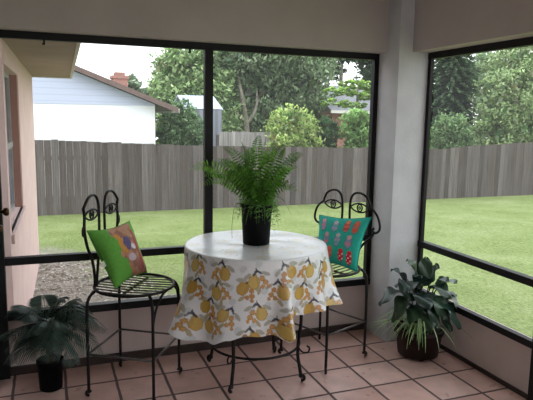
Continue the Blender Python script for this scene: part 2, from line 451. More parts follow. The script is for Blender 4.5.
MB().prism([(hx(-9.95), rz(1.95)), (hx(-9.95), rz(1.95)+.12), (hx(-4), rz(-4)+.12), (hx(-4), rz(-4))], 1, -.3, 8.4).build('roof', M['shingle'], h1)
MB().box(hx(1.9), hx(2.0), -.3, 8.4, rz(1.9)-.02, rz(1.9)+.10).build('gutter', M['white_trim'], h1)
ch = MB(); ch.box(hx(.64), hx(1.14), 4, 4.6, 2.0-zb, 3.0-zb); ch.box(hx(.60), hx(1.18), 3.96, 4.64, 2.9-zb, 3.0-zb); ch.box(hx(.72), hx(1.06), 4.08, 4.5, 3.0-zb, 3.12-zb)
ch.build('chimney', M['brick'], h1)

sh = thing('metal_shed', 'grey metal garden shed with a pale roof beyond the fence, beside the black post', 'shed', (3.4, 15.2, zb))
MB().box(-.62, .6, 0, 2.4, -.1, 1.9-zb).build('wall', M['shed'], sh)
MB().prism([(0, 1.88-zb), (1.2, 2.34-zb), (2.4, 1.88-zb), (2.4, 1.91-zb), (1.2, 2.38-zb), (0, 1.91-zb)], 0, -.66, .64).build('roof', M['shed_roof'], sh)
MB().prism([(0.0, 1.89-zb), (1.2, 2.33-zb), (2.4, 1.89-zb)], 0, .58, .6).build('gable', M['shed'], sh)

z2 = gz(14)
h2 = thing('neighbour_house', 'brick house with grey shingle roof half hidden behind the shrubs', 'house', (13.3, 22, z2))
MB().box(-1.6, 4, 0, 5, 0, 1.95-z2).build('wall', M['brick'], h2)
MB().prism([(-.5, 1.95-z2), (2.4, 3.3-z2), (5.5, 1.95-z2), (5.5, 2.05-z2), (2.4, 3.42-z2), (-.5, 2.05-z2)], 0, -1.9, 4.4).build('roof', M['roof_grey'], h2)
MB().box(-1.95, 4.4, -.56, -.5, 1.92-z2, 2.06-z2).build('fascia', M['white_trim'], h2)

# ------------------------------------------------------------------ trees
def leafcloud(mb, balls, n, size, cols, flat=0.0, droop=0.0):
    """balls: (cx,cy,cz,rx,ry,rz). Leaves sit in clumps near the shells, lighter on top."""
    w = [b[3]*b[5]+b[3]*b[4] for b in balls]
    clumps = []
    for _ in range(max(20, n//26)):
        b = random.choices(balls, w)[0]
        while True:
            v = Vector((random.gauss(0, 1), random.gauss(0, 1), random.gauss(0, 1)))
            if v.length > 1e-3: break
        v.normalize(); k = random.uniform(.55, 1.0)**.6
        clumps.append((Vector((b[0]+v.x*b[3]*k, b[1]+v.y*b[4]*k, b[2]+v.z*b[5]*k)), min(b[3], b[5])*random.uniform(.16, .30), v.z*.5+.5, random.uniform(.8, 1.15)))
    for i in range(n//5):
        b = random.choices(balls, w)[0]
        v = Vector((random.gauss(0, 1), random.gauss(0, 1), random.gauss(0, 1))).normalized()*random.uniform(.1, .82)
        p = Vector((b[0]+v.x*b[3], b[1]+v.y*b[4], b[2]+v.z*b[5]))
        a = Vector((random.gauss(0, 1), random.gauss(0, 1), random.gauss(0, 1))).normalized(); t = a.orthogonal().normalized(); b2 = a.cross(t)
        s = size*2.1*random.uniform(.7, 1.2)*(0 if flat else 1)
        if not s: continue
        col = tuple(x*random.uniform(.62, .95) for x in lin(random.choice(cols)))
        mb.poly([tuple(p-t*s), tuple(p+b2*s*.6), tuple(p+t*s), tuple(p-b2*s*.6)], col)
    for i in range(n):
        c, r, hgt, bri = random.choice(clumps)
        v = Vector((random.gauss(0, 1), random.gauss(0, 1), random.gauss(0, .75)))*r*.62
        p = c+v
        up = Vector((random.gauss(0, 1), random.gauss(0, 1), random.gauss(.6, .7)-droop)).normalized()
        t = up.cross(Vector((random.gauss(0, 1), random.gauss(0, 1), random.gauss(0, 1)))).normalized()
        if flat: up = (up*(1-flat)+Vector((0, 0, 1))*flat).normalized(); t = (t-up*t.dot(up)).normalized()
        if droop: t = (t*(1-droop)+Vector((0, 0, -1))*droop).normalized()
        s = size*random.uniform(.6, 1.3); b2 = up.cross(t).normalized()
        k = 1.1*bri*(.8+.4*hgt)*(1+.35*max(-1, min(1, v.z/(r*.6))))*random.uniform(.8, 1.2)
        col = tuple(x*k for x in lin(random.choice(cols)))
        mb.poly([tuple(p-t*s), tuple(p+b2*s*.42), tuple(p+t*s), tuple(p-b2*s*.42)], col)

def tree(name, label, cat, x, y, balls, n, size, cols, trunk=None, group=None, **kw):
    z = gz(min(y, 14))
    root = thing(name, label, cat, (x, y, z), 0, group)
    mb = MB(); leafcloud(mb, [(b[0]-x, b[1]-y, b[2]-z, *b[3:]) for b in balls], n, size, cols, **kw)
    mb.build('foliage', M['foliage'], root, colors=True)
    for t in (trunk or []):
        pts = [(p[0]-x, p[1]-y, p[2]-z) for p in t[0]]
        k = len(pts)-1
        sp = spline(pts, 5); m = len(sp)-1
        MB().tube(sp, [t[1]+(t[2]-t[1])*i/m for i in range(m+1)], 8).build(t[3] if len(t) > 3 else 'trunk', M['bark'], root, True)
    return root

LG = [(150, 174, 122), (132, 158, 106), (168, 188, 138), (116, 142, 96)]
DG = [(84, 108, 78), (66, 90, 64), (100, 124, 90), (58, 78, 56)]
GG = [(150, 170, 134), (134, 156, 120), (166, 184, 150), (118, 140, 106)]
YG = [(172, 190, 116), (150, 174, 98), (190, 204, 140), (132, 158, 90)]
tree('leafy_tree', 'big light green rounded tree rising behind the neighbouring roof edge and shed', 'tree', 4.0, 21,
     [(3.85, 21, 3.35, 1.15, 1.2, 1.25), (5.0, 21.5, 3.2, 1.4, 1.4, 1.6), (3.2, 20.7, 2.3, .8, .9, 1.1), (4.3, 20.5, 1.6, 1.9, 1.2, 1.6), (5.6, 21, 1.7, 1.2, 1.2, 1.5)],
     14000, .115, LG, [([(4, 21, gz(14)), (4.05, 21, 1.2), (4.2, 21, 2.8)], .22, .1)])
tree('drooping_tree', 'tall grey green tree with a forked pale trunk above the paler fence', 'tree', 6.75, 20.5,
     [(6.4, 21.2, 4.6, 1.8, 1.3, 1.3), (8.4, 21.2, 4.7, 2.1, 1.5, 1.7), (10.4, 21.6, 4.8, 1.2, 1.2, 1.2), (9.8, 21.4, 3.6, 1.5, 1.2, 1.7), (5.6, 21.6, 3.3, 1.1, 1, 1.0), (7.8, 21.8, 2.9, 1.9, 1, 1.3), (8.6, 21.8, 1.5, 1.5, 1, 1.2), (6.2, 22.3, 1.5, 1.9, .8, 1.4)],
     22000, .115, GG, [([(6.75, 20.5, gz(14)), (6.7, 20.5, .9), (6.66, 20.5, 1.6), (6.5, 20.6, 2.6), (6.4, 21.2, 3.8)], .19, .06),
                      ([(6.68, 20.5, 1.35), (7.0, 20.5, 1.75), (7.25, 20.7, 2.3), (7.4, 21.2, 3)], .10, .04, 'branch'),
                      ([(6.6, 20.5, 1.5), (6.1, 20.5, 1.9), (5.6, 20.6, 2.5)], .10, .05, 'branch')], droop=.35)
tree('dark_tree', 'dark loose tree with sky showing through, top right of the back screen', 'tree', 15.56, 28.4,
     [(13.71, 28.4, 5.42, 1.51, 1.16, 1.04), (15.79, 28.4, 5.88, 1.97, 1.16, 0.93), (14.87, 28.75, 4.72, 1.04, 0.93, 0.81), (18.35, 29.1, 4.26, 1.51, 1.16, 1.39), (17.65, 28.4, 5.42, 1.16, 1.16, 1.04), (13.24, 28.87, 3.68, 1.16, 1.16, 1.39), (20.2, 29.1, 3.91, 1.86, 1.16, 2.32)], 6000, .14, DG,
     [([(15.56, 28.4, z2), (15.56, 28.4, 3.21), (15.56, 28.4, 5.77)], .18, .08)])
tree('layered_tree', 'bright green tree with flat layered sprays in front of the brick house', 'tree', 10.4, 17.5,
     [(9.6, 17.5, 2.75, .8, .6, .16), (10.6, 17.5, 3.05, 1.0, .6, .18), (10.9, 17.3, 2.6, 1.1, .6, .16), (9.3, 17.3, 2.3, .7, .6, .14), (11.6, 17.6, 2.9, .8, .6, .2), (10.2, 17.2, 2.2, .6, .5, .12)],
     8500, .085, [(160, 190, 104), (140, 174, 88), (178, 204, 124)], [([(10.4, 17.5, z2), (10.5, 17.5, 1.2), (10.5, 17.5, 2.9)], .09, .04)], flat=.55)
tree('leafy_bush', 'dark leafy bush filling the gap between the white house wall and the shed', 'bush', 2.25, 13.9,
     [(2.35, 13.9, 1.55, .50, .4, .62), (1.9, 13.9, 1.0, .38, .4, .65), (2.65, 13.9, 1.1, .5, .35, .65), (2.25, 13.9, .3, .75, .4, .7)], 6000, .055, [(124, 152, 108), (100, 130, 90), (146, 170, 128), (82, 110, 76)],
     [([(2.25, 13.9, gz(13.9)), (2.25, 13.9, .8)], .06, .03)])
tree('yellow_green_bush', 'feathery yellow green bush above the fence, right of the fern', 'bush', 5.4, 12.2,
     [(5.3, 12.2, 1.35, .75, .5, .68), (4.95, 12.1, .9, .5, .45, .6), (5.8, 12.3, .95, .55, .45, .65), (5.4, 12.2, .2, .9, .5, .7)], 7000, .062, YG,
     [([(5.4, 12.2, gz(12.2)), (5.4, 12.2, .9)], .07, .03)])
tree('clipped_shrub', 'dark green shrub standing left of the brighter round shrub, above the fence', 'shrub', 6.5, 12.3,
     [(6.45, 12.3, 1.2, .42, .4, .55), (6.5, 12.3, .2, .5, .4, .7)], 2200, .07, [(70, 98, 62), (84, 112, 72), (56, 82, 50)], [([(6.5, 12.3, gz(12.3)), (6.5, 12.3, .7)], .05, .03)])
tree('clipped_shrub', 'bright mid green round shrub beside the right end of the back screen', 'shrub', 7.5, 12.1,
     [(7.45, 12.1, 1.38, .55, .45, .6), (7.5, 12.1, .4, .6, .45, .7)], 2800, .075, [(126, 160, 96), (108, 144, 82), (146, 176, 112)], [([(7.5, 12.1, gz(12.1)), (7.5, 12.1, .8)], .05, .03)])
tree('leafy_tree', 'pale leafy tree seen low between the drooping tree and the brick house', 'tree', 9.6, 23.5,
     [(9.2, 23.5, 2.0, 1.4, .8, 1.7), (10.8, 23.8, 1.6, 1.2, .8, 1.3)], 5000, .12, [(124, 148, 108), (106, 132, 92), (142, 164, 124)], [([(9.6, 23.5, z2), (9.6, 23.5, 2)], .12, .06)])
# right screen
def conifer(x, y, z0, h, r):
    root = thing('conifer', 'dark conifer with tiers of drooping branches, left part of the right screen', 'tree', (x, y, z0))
    MB().tube([(0, 0, 0), (0, 0, h)], [.22, .03], 8).build('trunk', M['bark'], root)
    mb = MB(); nt = 34
    for i in range(nt):
        t = i/nt; z = 1.2+(h-1.3)*t; R = r*(1-t)**.6+.12; k = 15
        for j in range(k):
            a = 2*PI*(j/k)+i*.7+random.uniform(-.15, .15)
            L = R*random.uniform(.85, 1.1)
            for q in range(int(46*L)+8):
                u = random.uniform(.08, 1); px, py = math.cos(a)*L*u, math.sin(a)*L*u
                pz = z-.34*L*u*u+.12*L*u+random.uniform(-.05, .05)
                s = random.uniform(.10, .16); aa = a+random.uniform(-1, 1)
                d = Vector((math.cos(aa), math.sin(aa), random.uniform(-.5, .1))).normalized(); n = d.cross(Vector((random.uniform(-.5, .5), random.uniform(-.5, .5), 1))).normalized()
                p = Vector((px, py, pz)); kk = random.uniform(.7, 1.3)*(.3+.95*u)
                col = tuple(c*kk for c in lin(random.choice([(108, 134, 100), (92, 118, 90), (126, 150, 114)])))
                mb.poly([tuple(p-d*s), tuple(p+n*s*.4), tuple(p+d*s), tuple(p-n*s*.4)], col)
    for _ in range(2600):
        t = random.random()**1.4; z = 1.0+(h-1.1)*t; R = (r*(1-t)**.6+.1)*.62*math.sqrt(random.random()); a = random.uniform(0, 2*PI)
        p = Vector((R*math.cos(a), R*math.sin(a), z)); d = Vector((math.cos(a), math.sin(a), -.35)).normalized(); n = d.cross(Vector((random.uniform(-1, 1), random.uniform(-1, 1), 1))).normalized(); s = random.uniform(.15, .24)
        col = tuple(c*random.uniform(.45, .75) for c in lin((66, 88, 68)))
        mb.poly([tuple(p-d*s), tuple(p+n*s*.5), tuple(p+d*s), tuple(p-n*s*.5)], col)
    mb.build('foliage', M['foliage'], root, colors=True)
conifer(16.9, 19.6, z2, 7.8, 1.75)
tree('round_bush', 'round mid green bush just above the fence below the conifer', 'bush', 11.6, 12.8,
     [(11.55, 12.8, 1.15, .8, .6, .72), (11.5, 12.8, .3, .9, .6, .7)], 6500, .06, [(112, 138, 94), (94, 120, 78), (134, 158, 112)], [([(11.6, 12.8, gz(12.8)), (11.6, 12.8, .8)], .06, .03)])
tree('spreading_tree', 'huge pale green spreading tree filling the right side of the right screen', 'tree', 19.4, 17,
     [(18.6, 17, 4.0, 1.7, 1.4, 1.4), (17.2, 16.6, 2.4, 1.3, 1.2, 1.6), (20.4, 17, 3.8, 2.1, 1.6, 1.9), (18.6, 16.4, 1.6, 1.7, 1.3, 1.5), (21, 16.6, 1.6, 2.1, 1.5, 1.7), (17.0, 16.5, 1.0, 1.0, 1, 1.2), (23, 17, 3.5, 1.8, 1.6, 2.4)],
     24000, .095, [(162, 182, 132), (142, 164, 114), (182, 198, 152), (126, 148, 102)], [([(19.4, 17, z2), (19.3, 17, 1.5), (19.1, 17, 3.5)], .26, .1), ([(19.3, 17, 1.2), (20, 16.6, 2), (20.9, 16.4, 2.6)], .14, .06, 'branch')])
tree('distant_tree', 'distant grey green tree showing over the sky gap beside the conifer', 'tree', 25.5, 27,
     [(25.5, 27, 4.6, 1.4, 1, 1.6), (26.6, 27, 3, 1.6, 1, 2)], 1800, .2, GG, [([(25.5, 27, z2), (25.5, 27, 4)], .15, .06)])
tree('distant_tree', 'small hazy tree peeping over the roof just right of the chimney', 'tree', 3.3, 30,
     [(3.1, 30, 3.1, .5, .5, .8), (3.7, 30, 2.5, .6, .5, .9)], 1200, .14, [(150, 164, 140), (134, 150, 126)], [([(3.3, 30, z2), (3.3, 30, 3)], .1, .05)])

# ------------------------------------------------------------------ wrought iron chairs
def curl(cx, cy, cz, dx, dy, r=.02, turns=1.0, n=14):
    """spiral scroll in the vertical plane holding direction (dx,dy), starting at the bottom and curling outward-up"""
    out = []
    for i in range(n+1):
        t = i/n; a = -PI/2+turns*2*PI*t*.72; rr = r*(1-.55*t)
        out.append((cx+dx*(math.cos(a)*rr), cy+dy*(math.cos(a)*rr), cz+r+math.sin(a)*rr))
    return out
SZ, SR = .645, .235
def make_chair(label, loc, face, ear, bs):
    hz = lambda z: SZ+(z-SZ)*bs          # height of the backrest
    root = thing('bistro_chair', label, 'chair', loc, math.atan2(-face[0], face[1]), 'tall wrought iron chairs')
    ring = [(SR*math.cos(2*PI*i/48), SR*math.sin(2*PI*i/48), SZ) for i in range(48)]
    MB().tube(ring, .0095, 8, closed=True).build('seat_ring', M['iron'], root, True)
    sl = MB()
    for i in range(9):
        x = -.19+.38*i/8; y = math.sqrt(SR*SR-x*x)
        sl.tube([(x, -y, SZ+.002), (x, 0, SZ-.004), (x, y, SZ+.002)], .0042, 6)
    sl.tube([(-.2, 0, SZ-.012), (.2, 0, SZ-.012)], .007, 6)
    sl.build('seat_slats', M['iron_sheen'], root, True)
    for sx in (-1, 1):
        for sy in (-1, 1):
            dx, dy = sx*.707, sy*.707
            pts = spline([(sx*.163, sy*.163, SZ-.002), (sx*.183, sy*.183, SZ-.018), (sx*.200, sy*.198, SZ-.052), (sx*.206, sy*.204, SZ-.11), (sx*.209, sy*.205, .30), (sx*.209, sy*.205, .026)], 6)
            c = curl(sx*.209, sy*.205, .009, dx, dy, .019)
            lg = MB().tube(pts, .0095, 8).build('leg', M['iron'], root, True)
            MB().tube(c, [.0092]*8+[.0085]*7, 8).build('foot_scroll', M['iron'], lg, True)
    zs = .265; a = .209; b = .205
    for p, q in (((-a, -b), (a, -b)), ((a, -b), (a, b)), ((a, b), (-a, b)), ((-a, b), (-a, -b))):
        MB().tube([(p[0], p[1], zs), (q[0], q[1], zs)], .0068, 8).build('stretcher', M['iron_sheen'], root, True)
    for sx in (-1, 1):
        pts = spline([(sx*.207, .204, .40), (sx*.198, .206, .50), (sx*.155, .212, .585), (sx*.09, .217, SZ-.018), (sx*.045, .228, SZ-.002)], 6)
        MB().tube(pts, .0075, 8).build('brace', M['iron'], root, True)
    # backrest: two tall arches with an eye in each, sides sweeping in to the seat
    Y = -.205
    for sx in (-1, 1):
        P = [(.085, SZ), (.060, .78), (.040, .90), (.034, 1.0), (.034, 1.10), (.046, 1.165), (.078, 1.198), (.118, 1.203), (.160, 1.188), (.192, 1.158), (.214, 1.135)]
        if ear > .25: P = P[:-2]+[(.185, 1.165), (.206, 1.12)]
        ba = MB().tube(spline([(sx*x, Y, hz(z)) for x, z in P], 7), .0085, 8).build('back_arch', M['iron'], root, True)
        if ear > .25:
            O = [(.206, 1.125), (.208, 1.105), (.238, 1.085), (.272, 1.045), (ear, .985), (ear-.004, .945), (ear-.032, .922), (ear-.056, .935), (ear-.048, .957)]
            MB().tube(spline([(sx*x, Y, hz(z)) for x, z in O], 7), .0082, 8).build('ear_scroll', M['iron'], root, True)
            O = [(ear-.045, .926), (.225, .885), (.17, .83), (.128, .77), (.108, .70), (.105, SZ)]
        else:
            O = [(.214, 1.137), (.203, 1.10), (.207, 1.03), (.202, .98), (.178, .905), (.135, .83), (.112, .76), (.104, .70), (.104, SZ)]
            E_ = [(.207, 1.04), (.226, 1.02), (.228, .99), (.212, .975), (.203, .985)]
            MB().tube(spline([(sx*x, Y, hz(z)) for x, z in E_], 6), .0055, 8).build('ear_scroll', M['iron'], root, True)
        MB().tube(spline([(sx*x, Y, hz(z)) for x, z in O], 7), .0088, 8).build('back_side', M['iron'], root, True)
        ex, ez = sx*.119, hz(1.09)
        lid = [(ex-.082, Y, ez), (ex-.045, Y, ez+.022), (ex, Y, ez+.031), (ex+.045, Y, ez+.022), (ex+.082, Y, ez), (ex+.045, Y, ez-.022), (ex, Y, ez-.031), (ex-.045, Y, ez-.022)]
        e = MB(); e.tube(spline(lid[:5], 6), .0056, 8); e.tube(spline(lid[4:]+lid[:1], 6), .0056, 8)
        e.tube([(ex+.021*math.cos(2*PI*i/16), Y, ez+.025*math.sin(2*PI*i/16)) for i in range(16)], .0052, 8, closed=True)
        e.tube([(ex+.007*math.cos(2*PI*i/10), Y, ez+.010*math.sin(2*PI*i/10)) for i in range(10)], .004, 6, closed=True)
        e.build('eye_ornament', M['iron'], ba, True)
    return root
make_chair('black wrought iron chair holding the green pillow, left of the table', (-1.09, -.098, 0), (.84, -.54), .225, .99)
make_chair('black wrought iron chair holding the turquoise pillow, right of the table', (.21, -.08, 0), (-.927, -.376), .292, .92)

# ------------------------------------------------------------------ pillows
def pillow(name, label, corners, thick, paint, bulge=1):
    TL, TR, BR, BL = [Vector(c) for c in corners]
    c0 = (TL+TR+BR+BL)/4
    nrm = (TR-TL).cross(BL-TL).normalized()*-1
    n = 72; mb = MB()
    def P(u, v):
        # corners stay pointed, edges pull in
        pu = .055*math.sin(PI*v)*(1-2*u); pv = .055*math.sin(PI*u)*(1-2*v)
        uu, vv = u+pu*abs(1-2*u)**.5, v+pv*abs(1-2*v)**.5
        return (TL*(1-uu)+TR*uu)*(1-vv)+(BL*(1-uu)+BR*uu)*vv
    for side in (1, -1):
        base = len(mb.v)
        for j in range(n+1):
            for i in range(n+1):
                u, v = i/n, j/n
                h = (16*u*(1-u)*v*(1-v))**.42*thick
                h *= 1+.05*math.sin(9*u+4*v)+.04*math.sin(7*v-5*u)
                mb.v.append(tuple(P(u, v)+nrm*side*h-c0)); mb.c.append(lin(paint(u, v, side)))
        for j in range(n):
            for i in range(n):
                a = base+j*(n+1)+i; q = (a, a+1, a+n+2, a+n+1)
                mb.f.append(q if side < 0 else q[::-1])
    o = mb.build(name, M['pillow'], None, True, tuple(c0), colors=True)
    seam = [P(i/24, 0)-c0 for i in range(24)]+[P(1, i/24)-c0 for i in range(24)]+[P(1-i/24, 1)-c0 for i in range(24)]+[P(0, 1-i/24)-c0 for i in range(24)]
    return o, seam, P, c0, nrm
def green_paint(u, v, s):
    G = (104, 172, 72)
    if s < 0: return G
    # colourful figure running from the top middle to the lower right corner
    wob = .05*math.sin(6*v+1)+.03*math.sin(17*v+2)+.02*math.sin(31*v)
    if u < .24+.22*v+wob or u > .80+.16*v+wob*.8: return G
    n1 = math.sin(9*u+5*v+2*math.sin(11*v))*math.sin(8*v-6*u+1.5*math.sin(7*u))
    n2 = math.sin(19*u-7*v)*math.sin(15*v+9*u+1)
    d = lambda x, y, rx, ry: ((u-x)/rx)**2+((v-y)/ry)**2+.5*n1+.35*n2
    if d(.54, .38, .11, .14) < .8: return (98, 92, 132)
    if d(.62, .46, .08, .07) < .7: return (224, 216, 222)
    if d(.50, .64, .10, .08) < .8: return (204, 190, 198)
    if d(.40, .34, .08, .20) < .9: return (204, 148, 74)
    if d(.78, .55, .08, .34) < .9: return (168, 92, 84)
    if d(.72, .84, .12, .12) < .9: return (172, 112, 104)
    return (192, 148, 120) if n1 > .12 else ((156, 114, 100) if n2 > .2 else (182, 132, 104))
def teal_paint(u, v, s):
    T = (48, 178, 160)
    if s < 0: return T
    figs = [(.16, .20, 0), (.42, .22, 1), (.66, .20, 2), (.84, .22, 3), (.28, .50, 0), (.54, .50, 1), (.78, .52, 0), (.14, .76, 1), (.40, .78, 3), (.66, .80, 4), (.84, .82, 4)]
    for (x, y, k) in figs:
        du, dv = (u-x)/.062, (v-y)/.115
        r = du*du+dv*dv
        head = ((u-x)/.045)**2+((v-y+.10)/.045)**2
        if head < 1: return [(214, 170, 170), (196, 190, 200), (232, 128, 96), (226, 112, 84), (206, 44, 58)][k]
        if r < 1:
            if k == 4: return (236, 214, 214) if math.sin(70*u)*math.sin(64*v) > .45 else (204, 34, 52)
            st = math.sin(55*v+3*k)
            return [[(206, 136, 150), (140, 150, 180)], [(170, 160, 186), (110, 170, 176)], [(228, 110, 84), (190, 90, 90)], [(222, 96, 72), (196, 120, 110)]][k][st > 0]
        if r < 1.5: return (70, 140, 140)
    return T
o, seam, P, c0, nrm = pillow('throw_pillow', 'bright green square pillow with a colourful printed figure, leaning on the left chair',
    [(-1.358, -.115, .995), (-1.088, .100, 1.0), (-.985, .085, .665), (-1.212, -.20,   .662)], .08, green_paint)
tag(o, o.get('label') or 'bright green square pillow with a colourful printed figure, leaning on the left chair', 'pillow', 'throw pillows')
sm = MB(); sm.tube(seam, .0035, 6, closed=True, col=lin((80, 150, 52))); sm.build('piping', M['pillow'], o, True, colors=True)
tg = MB(); p0 = P(.0, .52)-c0; s_ = (P(0, .6)-P(0, .52)).normalized()
tv = Vector((-.6, -.75, -.25)).normalized()
tg.quad(tuple(p0), tuple(p0+s_*.035), tuple(p0+s_*.035+tv*.035), tuple(p0+tv*.035), (.8, .8, .78)); t_ = tg.build('care_tag', M['white_trim'], o); t_['label'] = 'small white care tag'
o, seam, P, c0, nrm = pillow('throw_pillow', '', [(.255, .125, .975), (.475, -.215, 1.005), (.330, -.300, .660), (.185, .05, .660)], .06, teal_paint)
tag(o, 'turquoise square pillow printed with small red and pink figures, leaning on the right chair', 'pillow', 'throw pillows')
sm = MB(); sm.tube(seam, .0035, 6, closed=True, col=lin((34, 150, 134))); sm.build('piping', M['pillow'], o, True, colors=True)

# ------------------------------------------------------------------ table
TX, TY, TZ, TR_ = -.331, -.162, .868, .452
tb = thing('bistro_table', 'round wrought iron table under the fruit print tablecloth', 'table', (TX, TY, 0))
MB().lathe([(.43, TZ-.034), (.443, TZ-.03), (.443, TZ-.012), (.438, TZ-.008)], 64).build('tabletop', M['wood_under'], tb)
MB().tube([(.40*math.cos(2*PI*i/48), .40*math.sin(2*PI*i/48), TZ-.046) for i in range(48)], .010, 8, closed=True).build('apron_ring', M['iron'], tb, True)
for (sx, sy) in ((-1, -1), (1, -1), (-1, 1), (1, 1)):
    k = .7071
    P_ = [(.37, TZ-.045), (.375, .74), (.345, .60), (.322, .48), (.318, .38), (.306, .28), (.302, .18), (.318, .09), (.330, .028)]
    pts = spline([(sx*r*k, sy*r*k, z) for r, z in P_], 6)
    c = curl(sx*.332*k, sy*.332*k, .010, sx*k, sy*k, .022)
    lg = MB().tube(pts, .0115, 8).build('leg', M['iron'], tb, True)
    MB().tube(c, .011, 8).build('foot_scroll', M['iron'], lg, True)
MB().tube([(.292*math.cos(2*PI*i/48), .292*math.sin(2*PI*i/48), .215) for i in range(48)], .008, 8, closed=True).build('ring_stretcher', M['iron'], tb, True)
for (sx, sy) in ((-1, -1), (1, -1), (-1, 1), (1, 1)):
    q = [(sx*.21, sy*.21, .235), (sx*.235, sy*.235, .20), (sx*.262, sy*.262, .205), (sx*.268, sy*.268, .235), (sx*.255, sy*.255, .245)]
    MB().tube(spline(q, 5), .0055, 6).build('scroll', M['iron'], tb, True)

# tablecloth
rc = random.Random(12)
BOT = [(-180, .42), (-168, .405), (-155, .365), (-140, .365), (-128, .405), (-116, .435), (-105, .425), (-97, .435), (-91, .425), (-87, .45), (-82, .53), (-70, .52), (-60, .53), (-45, .53), (-29, .515), (-24, .53), (-18, .665), (8, .67), (36, .66), (44, .50), (60, .47), (100, .47), (140, .42), (160, .39), (170, .40), (180, .42)]
def bot(d):
    for (a, b), (c, e) in zip(BOT, BOT[1:]):
        if a <= d <= c:
            t = (d-a)/(c-a); t = t*t*(3-2*t); return b+(e-b)*t
    return .4
def fold(d):
    """radial swing of the hem, positive = outward"""
    f = .036*math.cos(math.radians(d)*9+.6)+.014*math.cos(math.radians(d)*14+2)
    def g(c, w): 
        x = (d-c+180) % 360-180
        return math.exp(-(x/w)**2)
    f = f*(1-.6*g(-115, 40))
    return f+.10*g(-89, 5)-.07*g(-80, 5)+.085*g(-29, 14)+.10*g(193, 14)-.015*g(166, 9)+.03*g(-138, 14)+.045*g(-58, 8)-.03*g(-45, 7)
motifs = []
for ring, (vv, cnt, off) in enumerate(((.065, 16, 0), (.175, 17, .5), (.285, 17, 0), (.395, 17, .5))):
    for i in range(cnt):
        motifs.append((2*PI*(i+off+rc.uniform(-.18, .18))/cnt, vv+rc.uniform(-.03, .03), rc.randrange(3), rc.uniform(-.5, .5), rc.choice((-1, 1))))
tmotifs = []
for rr, cnt in ((.12, 4), (.25, 7), (.37, 11)):
    for i in range(cnt): tmotifs.append((rr+rc.uniform(-.03, .03), 2*PI*(i+rc.uniform(-.2, .2))/cnt, rc.randrange(3), rc.uniform(0, 6), rc.choice((-1, 1))))
YEL = [(216, 178, 88), (208, 166, 76), (222, 190, 106)]
ORA = [(214, 166, 92), (204, 146, 82)]
def motif(du, dv, kind, rot, sg):
    du, dv = sg*(du*math.cos(rot)+dv*math.sin(rot)), -du*math.sin(rot)+dv*math.cos(rot)
    e = lambda x, y, rx, ry, a=0: (((du-x)*math.cos(a)+(dv-y)*math.sin(a))/rx)**2+((-(du-x)*math.sin(a)+(dv-y)*math.cos(a))/ry)**2
    # slate leaves
    if e(-.006, -.030, .0055, .019, .7) < 1 or e(.014, -.032, .005, .018, -.75) < 1: return (62, 64, 76)
    if e(.004, -.042, .0035, .012, 0) < 1: return (74, 76, 84)
    # pear / lemon
    q = min(e(-.020, .012, .029, .033, .2), e(-.012, -.014, .014, .015, .2))
    if q < .72: return YEL[kind] if du < -.008 else tuple(int(c*.93) for c in YEL[kind])
    if q < 1: return (196, 156, 72)
    for (x, y, r) in ((.022, .002, .013), (.034, .024, .013), (.016, .040, .011), (.044, .044, .009)):
        q = ((du-x)**2+(dv-y)**2)/r**2
        if q < .6: return ORA[kind % 2] if kind != 2 else (218, 166, 96)
        if q < 1: return (188, 134, 74)
    if e(-.045, -.020, .010, .024, 1.1) < 1 or e(.045, -.016, .009, .022, -1.0) < 1: return (186, 186, 172)
    if e(-.004, .056, .008, .020, .5) < 1: return (190, 176, 140)
    return None
WHITE = (244, 246, 248)
def paint_drop(th, v):
    for (a, vv, k, rot, sg) in motifs:
        dv = v-vv
        if abs(dv) > .12: continue
        da = (th-a+PI) % (2*PI)-PI; du = da*.47
        if abs(du) > .12: continue
        c = motif(du/1.22, dv/1.22, k, rot, sg)
        if c: return c
    s = math.sin(th*21+v*30)*math.sin(v*44-th*9)
    return (222, 228, 230) if s > .55 else WHITE
def paint_top(r, th):
    x, y = r*math.cos(th), r*math.sin(th)
    for (rr, a, k, rot, sg) in tmotifs:
        du, dv = x-rr*math.cos(a), y-rr*math.sin(a)
        if abs(du) > .085 or abs(dv) > .085: continue
        c = motif(du, dv, k, rot, sg)
        if c: return tuple(int(.2*p+.8*w) for p, w in zip(c, WHITE))  # print faded toward white, painting in the sky glare on the top
    return WHITE
cl = MB(); NS, NT, ND = 640, 56, 84
def srow(fn):
    for s in range(NS):
        fn(s, -PI+2*PI*s/NS)
cl.v.append((0, 0, TZ)); cl.c.append(lin(WHITE))
def toprow(r, z):
    def f(s, a):
        cl.v.append((r*math.cos(a), r*math.sin(a), z+.0012*math.sin(a*5+r*20))); cl.c.append(lin(paint_top(r, a)))
    srow(f)
for i in range(1, NT+1):
    toprow((TR_-.012)*i/NT, TZ)
def droprow(t):
    def f(s, a):
        d = math.degrees(a); zb = bot(d); drop = TZ-.012-zb; v = t*drop
        k = t**.9
        rad = TR_+.004*min(1, t*8)+(.022+fold(d))*k*(.35+.65*t)
        rad = max(rad, TR_)
        sw = .0
        z = TZ-.012-v
        if t == 0: z = TZ-.010
        cl.v.append((rad*math.cos(a+sw), rad*math.sin(a+sw), z)); cl.c.append(lin(paint_drop(a, v)))
    srow(f)
toprow(TR_-.004, TZ-.003)
for i in range(ND+1): droprow(i/ND)
rows = NT+1+ND+1
for s in range(NS): cl.f.append((0, 1+s, 1+(s+1) % NS))
for i in range(rows-1):
    for s in range(NS):
        a = 1+i*NS+s; b = 1+i*NS+(s+1) % NS
        cl.f.append((a, a+NS, b+NS, b))
o = cl.build('tablecloth', M['cloth'], None, True, (TX, TY, 0), colors=True)
tag(o, 'white tablecloth printed with yellow and orange fruit, draped over the round table', 'tablecloth')

